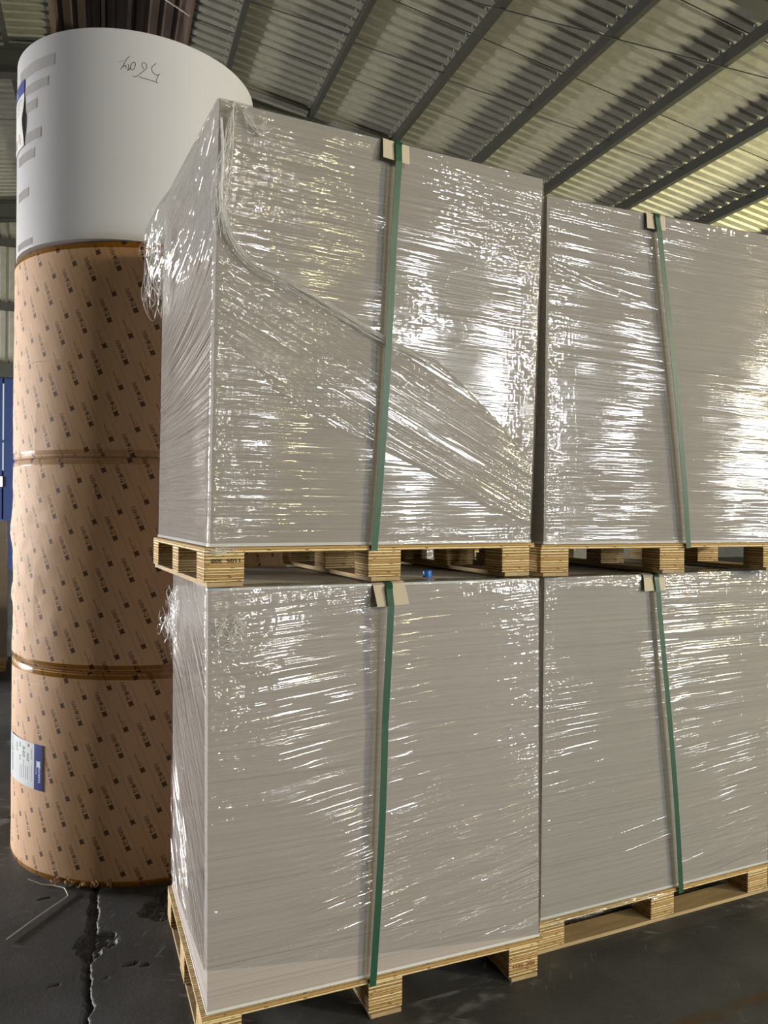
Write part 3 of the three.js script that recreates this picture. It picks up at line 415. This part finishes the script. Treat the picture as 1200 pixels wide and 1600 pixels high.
{
  const crackX = [[-1.1034, -0.2344], [-0.9732, -0.2411], [-0.8363, -0.2634], [-0.7434, -0.2571], [-0.6268, -0.2792], [-0.479, -0.2895], [-0.2847, -0.3031], [0.4, -0.33], [2, -0.42]];
  const cx = (z) => { if (z <= crackX[0][0]) return crackX[0][1] - 0.03 * (z - crackX[0][0]); for (let i = 1; i < crackX.length; i++) if (z <= crackX[i][0]) { const [a, b] = [crackX[i - 1], crackX[i]]; return a[1] + (b[1] - a[1]) * (z - a[0]) / (b[0] - a[0]); } return -0.42; };
  const spots = [[-0.25, -0.735, 0.078, 0.068], [-0.27, -0.68, 0.04, 0.05], [-0.262, -0.83, 0.02, 0.09], [-0.25, -0.95, 0.02, 0.08], [-0.02, -0.87, 0.062, 0.085], [0.03, -0.97, 0.06, 0.1], [-0.151, -0.55, 0.024, 0.012], [-0.106, -0.523, 0.016, 0.008], [-0.236, -0.497, 0.01, 0.005], [-0.39, -0.52, 0.02, 0.006], [-0.42, -1.13, 0.03, 0.006], [-0.28, -0.66, 0.022, 0.05]];
  const axis = (fine0, fine1, step, lo, hi, extra = []) => { const a = []; for (let q = fine0; q <= fine1 + 1e-9; q += step) a.push(q); for (let q = fine1, s = step; q < hi;) { s *= 1.35; q = Math.min(hi, q + s); a.push(q); } for (let q = fine0, s = step; q > lo;) { s *= 1.35; q = Math.max(lo, q - s); a.push(q); } for (const e of extra) a.push(e - 0.008, e - 0.003, e + 0.003, e + 0.008); return a.sort((x, y) => x - y); };
  const xs = axis(-0.62, 0.12, 0.0045, -16, 21.5), zs = axis(-1.2, 0.05, 0.0055, -19.5, 17.5, [-2.06, -4.9]);
  const pos = [], uv = [], col = [], idx = [], nx = xs.length, nz = zs.length;
  for (let j = 0; j < nz; j++) for (let i = 0; i < nx; i++) {
    const x = xs[i], z = zs[j]; let y = 0, dirt = 0;
    if (x > -0.7 && x < 0.2 && z > -1.3 && z < 0.3) {
      const w = 0.008 + 0.012 * fbm(z * 14, 3) , d = Math.abs(x - cx(z) - 0.022 * (fbm(z * 22, 8, 3) - 0.5)); let m = smooth(w * (0.8 + 0.5 * noise(x * 90, z * 90)), w * 0.3, d) * (0.008 + 0.014 * fbm(x * 90, z * 60, 2)); if (m > 0.002) dirt = 0.5;
      for (const [sx, sz, rx, rz] of spots) { const q = Math.hypot((x - sx) / rx, (z - sz) / rz) + 0.7 * (fbm(x * 34 + sx, z * 34, 3) - 0.5); const k = smooth(1.02, 0.82, q); if (k > 0) { m = Math.max(m, k * (0.008 + 0.016 * (fbm(x * 110, z * 110, 3) - 0.4))); dirt = Math.max(dirt, 0.3 * k); } }
      y = -Math.max(0, m);
    }
    for (const e of [-2.06, -4.9]) if (Math.abs(z - e) < 0.004) y -= 0.012;
    pos.push(x, y, z); uv.push(x, z); const c = 1 - 0.35 * dirt * noise(x * 240, z * 240); col.push(c, c, c);
  }
  for (let j = 0; j < nz - 1; j++) for (let i = 0; i < nx - 1; i++) { const a = j * nx + i; idx.push(a, a + nx, a + 1, a + 1, a + nx, a + nx + 1); }
  const g = new THREE.BufferGeometry(); g.setAttribute('position', new THREE.Float32BufferAttribute(pos, 3)); g.setAttribute('uv', new THREE.Float32BufferAttribute(uv, 2)); g.setAttribute('color', new THREE.Float32BufferAttribute(col, 3)); g.setIndex(idx); g.computeVertexNormals();
  const f = shadows(new THREE.Mesh(g, floorMat)); f.name = 'floor'; f.userData = { kind: 'structure' }; scene.add(f);
  part('slab', box(-16, 21.5, -0.4, -0.06, -19.5, 17.5), std({ color: 0x55504a, roughness: 0.9 }), f);
  // worn yellow line painted on the floor
  const wear = canvasTex(1024, 128, (c, w, h) => { const r = rng(12), im = c.getImageData(0, 0, w, h); for (let y = 0; y < h; y++) for (let x = 0; x < w; x++) { const k = (y * w + x) * 4, n = fbm(x / 60, y / 40, 4), e = smooth(0, 18, Math.min(y, h - y) + 14 * noise(x / 22, y / 9)); im.data[k] = 120; im.data[k + 1] = 88; im.data[k + 2] = 34; im.data[k + 3] = 95 * e * smooth(0.42, 0.66, n); } c.putImageData(im, 0, 0); });
  const line = new THREE.PlaneGeometry(3.2, 0.1); line.rotateX(-Math.PI / 2); line.translate(2.62, 0.0008, 0.42); const m = part('floor_line', line, std({ map: wear, transparent: true, roughness: 0.8 }), f, 'worn yellow line');
}
{ // bent wire on the floor by the roll
  const t = thing('wire', 'thin bent wire lying on the floor before the brown roll', 'wire', [-0.42, 0, -1.1]);
  const p = [[-0.546, 0.006, -0.86], [-0.45, 0.006, -0.98], [-0.345, 0.005, -1.1], [-0.338, 0.006, -1.115], [-0.35, 0.01, -1.17], [-0.39, 0.008, -1.215], [-0.43, 0.006, -1.245], [-0.487, 0.014, -1.3]].map((q) => V(q[0] + 0.42, q[1], q[2] + 1.1));
  part('strand', new THREE.TubeGeometry(new THREE.CatmullRomCurve3(p, false, 'catmullrom', 0.2), 80, 0.0022, 8), std({ color: 0xb9b2a8, roughness: 0.5 }), t);
}

// ------------------------------------------------------------------ roof, walls (turned a little against the stacks)
const YB = -0.0624, SL = 0.1644, TS = Math.tan(SL), Y0 = 9.0, RIDGE = -0.115, EDGE = 0.965;   // roof line y = Y0 - TS * x on the right slope
const sheetMat = std({ color: 0x8a887c, roughness: 0.55, metalness: 0.0, map: grainTex });
const steel = std({ color: 0x35352f, roughness: 0.6, map: grainTex });
const darkSteel = std({ color: 0x3a3c3b, roughness: 0.6 });
const brownSheet = std({ color: 0x5a4a40, roughness: 0.7, map: grainTex });
// ribbed sheet: profile across z (width w), length l along x, ribs standing up by hh
function ribbed(l, w, pitch, hh) {
  const prof = [], n = Math.round(w / pitch); for (let k = 0; k < n; k++) { const z = k * pitch; prof.push([z, 0], [z + pitch * 0.52, 0], [z + pitch * 0.64, hh], [z + pitch * 0.88, hh]); } prof.push([n * pitch - 0.012, 0]);
  const pos = [], idx = [], uv = []; let s = 0;
  prof.forEach(([z, y], i) => { if (i) s += Math.hypot(z - prof[i - 1][0], y - prof[i - 1][1]); for (const x of [0, l]) { pos.push(x, y, z); uv.push(x, s); } });
  for (let i = 0; i < prof.length - 1; i++) idx.push(i * 2, i * 2 + 2, i * 2 + 1, i * 2 + 1, i * 2 + 2, i * 2 + 3);
  const g = new THREE.BufferGeometry(); g.setAttribute('position', new THREE.Float32BufferAttribute(pos, 3)); g.setAttribute('uv', new THREE.Float32BufferAttribute(uv, 2)); g.setIndex(idx); const q = g.toNonIndexed(); q.computeVertexNormals(); return q;
}
const doubleSheet = sheetMat.clone(); doubleSheet.side = THREE.DoubleSide; const brownDouble = brownSheet.clone(); brownDouble.side = THREE.DoubleSide;
{
  const roof = structure('ceiling', [0, 0, 0], YB), LEN = 21.2, zA = -18.6, n = 35;
  const shR = ribbed(LEN / Math.cos(SL), 1.0, 0.2, 0.035), lenL = 15.2, shL = ribbed(lenL / Math.cos(SL), 1.0, 0.2, 0.035);
  for (let k = 0; k < n; k++) {
    const a = part('roof_sheet', shR, doubleSheet, roof); a.position.set(EDGE - 0.1, Y0 - TS * (EDGE - 0.1) + 0.006 * (k % 2), zA + k * 1.0); a.rotation.z = -SL;
    const b = part('roof_sheet', shL, doubleSheet, roof); b.position.set(2 * RIDGE - EDGE + 0.1 - lenL, Y0 - TS * (EDGE - 0.1 + lenL) + 0.006 * (k % 2), zA + k * 1.0); b.rotation.z = SL;
  }
  // outer skin: keeps the sky out between ribs and at the ridge
  const R1 = EDGE + LEN, skin = (x0, y0, x1, y1) => { const s = new THREE.Shape([[x0, y0], [x1, y1], [x1, y1 + 0.1], [x0, y0 + 0.1]].map((q) => new THREE.Vector2(...q))); const g = new THREE.ExtrudeGeometry(s, { depth: 36, bevelEnabled: false }); g.translate(0, 0, -19); return g; };
  part('roof_board', skin(EDGE - 0.1, Y0 - TS * (EDGE - 0.1) + 0.06, R1, Y0 - TS * R1 + 0.06), brownSheet, roof);
  const xl = 2 * RIDGE - EDGE + 0.1, xe = xl - lenL; part('roof_board', skin(xe, Y0 - TS * (EDGE - 0.1 + lenL) + 0.06, xl, Y0 - TS * (EDGE - 0.1) + 0.06), brownSheet, roof);
  // raised ridge: two low cheeks and a brown ribbed cap with its own purlins
  const capY = Y0 + 0.42, xr = EDGE, xq = 2 * RIDGE - EDGE, ye = Y0 - TS * EDGE;
  for (const x of [xr - 0.1, xq + 0.1]) part('ridge_cheek', box(x - 0.02, x + 0.02, ye - 0.02, capY + 0.1, -19, 17), brownSheet, roof);
  const cap = ribbed(36, 2.2, 0.22, 0.04); cap.rotateY(Math.PI / 2); cap.translate(xq, capY, 17); part('ridge_cap', cap, brownDouble, roof);
  part('roof_board', box(xq - 0.1, xr + 0.1, capY + 0.08, capY + 0.2, -19, 17), brownSheet, roof);
  for (const x of [-0.37, 0.02]) part('ridge_purlin', box(x - 0.03, x + 0.03, capY - 0.1, capY, -19, 17), steel, roof);
  const wirePts = [V(0.0, ye + 0.34, -9.4), V(0.3, ye + 0.22, -9.5), V(0.86, ye + 0.02, -9.6)]; part('ridge_cable', new THREE.TubeGeometry(new THREE.CatmullRomCurve3(wirePts), 20, 0.012, 6), std({ color: 0xb9b4a6, roughness: 0.4 }), roof);
  // purlins: lipped channels on both slopes
  const ch = new THREE.Shape([[0, 0], [0.075, 0], [0.075, 0.02], [0.07, 0.02], [0.07, 0.005], [0.005, 0.005], [0.005, 0.19], [0.07, 0.19], [0.07, 0.175], [0.075, 0.175], [0.075, 0.195], [0, 0.195]].map((q) => new THREE.Vector2(...q)));
  const chG = new THREE.ExtrudeGeometry(ch, { depth: 36, bevelEnabled: false }); metres(chG);
  const px = []; for (let k = 0; k < 14; k++) px.push(1.479 + 1.502 * k);
  for (const x of px) if (x < R1 - 0.2) { const p = part('purlin', chG, steel, roof); p.position.set(x, Y0 - TS * x - 0.2, -19); p.rotation.z = -SL; }
  for (const x of px) if (x < EDGE + lenL - 0.4) { const p = part('purlin', chG, steel, roof); p.scale.x = -1; p.position.set(2 * RIDGE - x, Y0 - TS * x - 0.2, -19); p.rotation.z = SL; }
  // hook bolts at every rib
  const spots = []; for (const x of px.slice(0, 9)) for (let k = 0; k < 90; k++) spots.push([x - 0.03, Y0 - TS * (x - 0.03) - 0.012, zA + 0.15 + k * 0.2]);
  const bolts = new THREE.InstancedMesh(new THREE.CylinderGeometry(0.009, 0.012, 0.03, 8), std({ color: 0xa9a9a4, roughness: 0.4 }), spots.length), m4 = new THREE.Matrix4(); spots.forEach((q, i) => bolts.setMatrixAt(i, m4.makeTranslation(...q))); bolts.name = 'hook_bolts'; bolts.userData.kind = 'stuff'; roof.add(bolts);
  // rafters under the purlins
  const beam = new THREE.Shape([[-0.1, 0], [0.1, 0], [0.1, 0.014], [0.006, 0.014], [0.006, 0.386], [0.1, 0.386], [0.1, 0.4], [-0.1, 0.4], [-0.1, 0.386], [-0.006, 0.386], [-0.006, 0.014], [-0.1, 0.014]].map((q) => new THREE.Vector2(...q)));
  for (const z of [-17.2, -10.9, -4.6, 1.7, 8, 14.3]) { const g = new THREE.ExtrudeGeometry(beam, { depth: 21 / Math.cos(SL), bevelEnabled: false }); g.rotateY(Math.PI / 2); metres(g); const a = part('rafter', g, steel, roof); a.position.set(RIDGE, Y0 - TS * RIDGE - 0.61, z); a.rotation.z = -SL;
    const h = new THREE.ExtrudeGeometry(beam, { depth: 14.6 / Math.cos(SL), bevelEnabled: false }); h.rotateY(-Math.PI / 2); metres(h); const b = part('rafter', h, steel, roof); b.position.set(RIDGE, Y0 - TS * RIDGE - 0.61, z); b.rotation.z = SL; }
  // sag rods between purlins and crossed bracing cables
  const CABLES = [[1.6, -7.35, 13.5, -4.65]];
  const rod = (a, b, r, name) => { const d = b.clone().sub(a), g = new THREE.CylinderGeometry(r, r, d.length(), 6); g.translate(0, d.length() / 2, 0); const m = part(name, g, darkSteel, roof); m.position.copy(a); m.quaternion.setFromUnitVectors(V(0, 1, 0), d.normalize()); };
  const on = (x, z, dy = -0.1) => V(x, Y0 - TS * x + dy, z);
  for (let k = 0; k < 9; k++) for (const z of [-14.7, -8.62, -2.5]) rod(on(px[k] + 0.02, z), on(px[k + 1], z + 0.14), 0.009, 'sag_rod');
  for (const [x0, z0, x1, z1] of CABLES) rod(on(x0, z0, -0.22), on(x1, z1, -0.22), 0.008, 'bracing_cable');
}
{
  const wallMat = doubleSheet, mk = (name, x0, x1, z0, z1, h) => { const s = structure(name, [0, 0, 0], YB); part('panel', box(x0, x1, -0.1, h, z0, z1), wallGrey, s); return s; };
  const wallGrey = std({ color: 0x8f8d84, roughness: 0.8, map: grainTex });
  mk('wall_left', -15.3, -15.0, -18.8, 17, 9.6); mk('wall_right', 20.8, 21.1, -18.8, 17, 9.6); mk('wall_front', -15.3, 21.1, 16.7, 17, 10);
  const s = structure('wall_back', [0, 0, 0], YB); part('panel', box(-15.3, 21.1, -0.1, 10, -18.9, -18.6), wallGrey, s);
  const sg = ribbed(4.5, 1.0, 0.2, 0.03); sg.rotateZ(Math.PI / 2); // ribs upright
  for (let k = 0; k < 14; k++) { const g = part('wall_sheet', sg, doubleSheet, s); g.rotation.y = -Math.PI / 2; g.position.set(-1.0 - k, 4.9, -18.5); }
  for (const y of [6.35, 7.9]) part('girt', box(-15, 21, y - 0.08, y + 0.08, -18.45, -18.3), steel, s);
  part('lintel', box(-15, 21, 4.62, 4.95, -18.5, -18.15), steel, s);
  const blue = std({ color: new THREE.Color(0.006, 0.022, 0.095), roughness: 0.5 });
  const d = structure('door_1', [0, 0, 0], YB); part('door_leaf', box(-8.4, -2.64, 0, 4.62, -18.5, -18.38), blue, d); part('door_leaf', box(-2.605, 3, 0, 4.62, -18.5, -18.38), blue, d);
  part('door_gap', box(-2.64, -2.605, 2.4, 4.5, -18.47, -18.44), std({ color: 0, emissive: new THREE.Color(0.75, 0.85, 0.9), emissiveIntensity: 0.8 }), d, 'bright slit of daylight between the leaves');
  for (const y of [1.2, 3.1]) part('rail', box(-8.4, 3, y - 0.03, y + 0.03, -18.38, -18.34), blue, d);
  part('door_sign', box(-2.85, -2.62, 2.0, 2.25, -18.36, -18.34), boardWhite, d);
}
// ------------------------------------------------------------------ stacks farther back
const farFilm = filmMaterial({ seed: 29, h: 1.2, tilt: () => 0 });
const far = (label, x, y, z, h, yaw = 0, extra = {}) => makeStack({ at: [x, y + 0.0015, z], yaw, lean: [0, 0], h, seed: Math.round(40 + x * 7 + y * 3), label, tilt: () => 0, film: farFilm, ...extra });
makePallet('plywood pallet on the floor at the far left beyond the rolls', [-1.87, 0, -5.77], 0.02, { seed: 8 });
far('film-wrapped paper stack at the far left beyond the rolls', -1.87, 0.118, -5.77, 1.28, 0.02);
makePallet('plywood pallet on the floor in the row behind the stacks', [1.02, 0, -2.75], 0, { seed: 9 });
far('film-wrapped paper stack in the row behind, seen through the gap under the right pallet', 1.02, 0.118, -2.75, 1.2);
makePallet('plywood pallet on the floor behind the right stacks', [2.25, 0, -2.7], 0.05, { seed: 10 });
far('lower film-wrapped paper stack behind the right pair', 2.25, 0.118, -2.7, 1.0, 0.05);
makePallet('raised pallet seen through the gap between the right stacks', [2.25, 1.132, -2.7], 0.05, { seed: 12, across: true });

// ------------------------------------------------------------------ lamps and daylight panels
const housing = std({ color: 0x2b2d2f, roughness: 0.5 });
for (const f of FLOODS) {
  const t = thing('floodlight', f.label, 'lamp', f.at); t.lookAt(V(...f.to)); const [w, h] = f.size;
  const b = chamfer(w + 0.12, h + 0.12, 0.16, 0.02); b.translate(0, 0, -0.1); part('housing', b, housing, t);
  const g = new THREE.PlaneGeometry(w, h); g.translate(0, 0, -0.015); part('lens', g, std({ color: 0x111111, emissive: new THREE.Color(...f.color), emissiveIntensity: 4 }), t);
  if (f.added_visor) part('added_visor', box(-w / 2 - 0.5, w / 2 + 0.5, -h / 2 - 0.05, -h / 2 - 0.02, -0.1, f.added_visor), housing, t);  // added plate, keeps the lamp's spill off the floor and rolls
  const rod = new THREE.CylinderGeometry(0.02, 0.02, 0.5, 10); rod.rotateX(Math.PI / 2); rod.translate(0, 0, -0.42); part('bracket', rod, housing, t);
  const l = new THREE.RectAreaLight(new THREE.Color(...f.color), f.power, w, h); l.rotation.y = Math.PI; t.add(l);
}
PANELS.forEach((p, k) => {
  const t = structure(`window_${k + 1}`, [0, 0, 0], YB), [w, h] = p.size;  // some panels are added for glints
  const o = new THREE.Group(); o.name = 'daylight_panel'; o.position.set(...p.at); o.rotation.order = 'YXZ'; o.rotation.y = p.turn; o.rotation.x = p.tip ?? 0; t.add(o);
  const g = new THREE.PlaneGeometry(w, h); part('pane', g, std({ color: 0x222222, emissive: new THREE.Color(...p.color), emissiveIntensity: 2 }), o);
  for (const [x0, x1, y0, y1] of [[-w / 2 - 0.06, w / 2 + 0.06, h / 2, h / 2 + 0.06], [-w / 2 - 0.06, w / 2 + 0.06, -h / 2 - 0.06, -h / 2], [-w / 2 - 0.06, -w / 2, -h / 2, h / 2], [w / 2, w / 2 + 0.06, -h / 2, h / 2]]) part('frame', box(x0, x1, y0, y1, -0.04, 0.02), housing, o);
  const l = new THREE.RectAreaLight(new THREE.Color(...p.color), p.power, w, h); l.position.z = 0.01; l.rotation.y = Math.PI; o.add(l);
});
scene.traverse((o) => { if (o.isMesh) o.castShadow = o.receiveShadow = true; });
renderer.render(scene, camera);
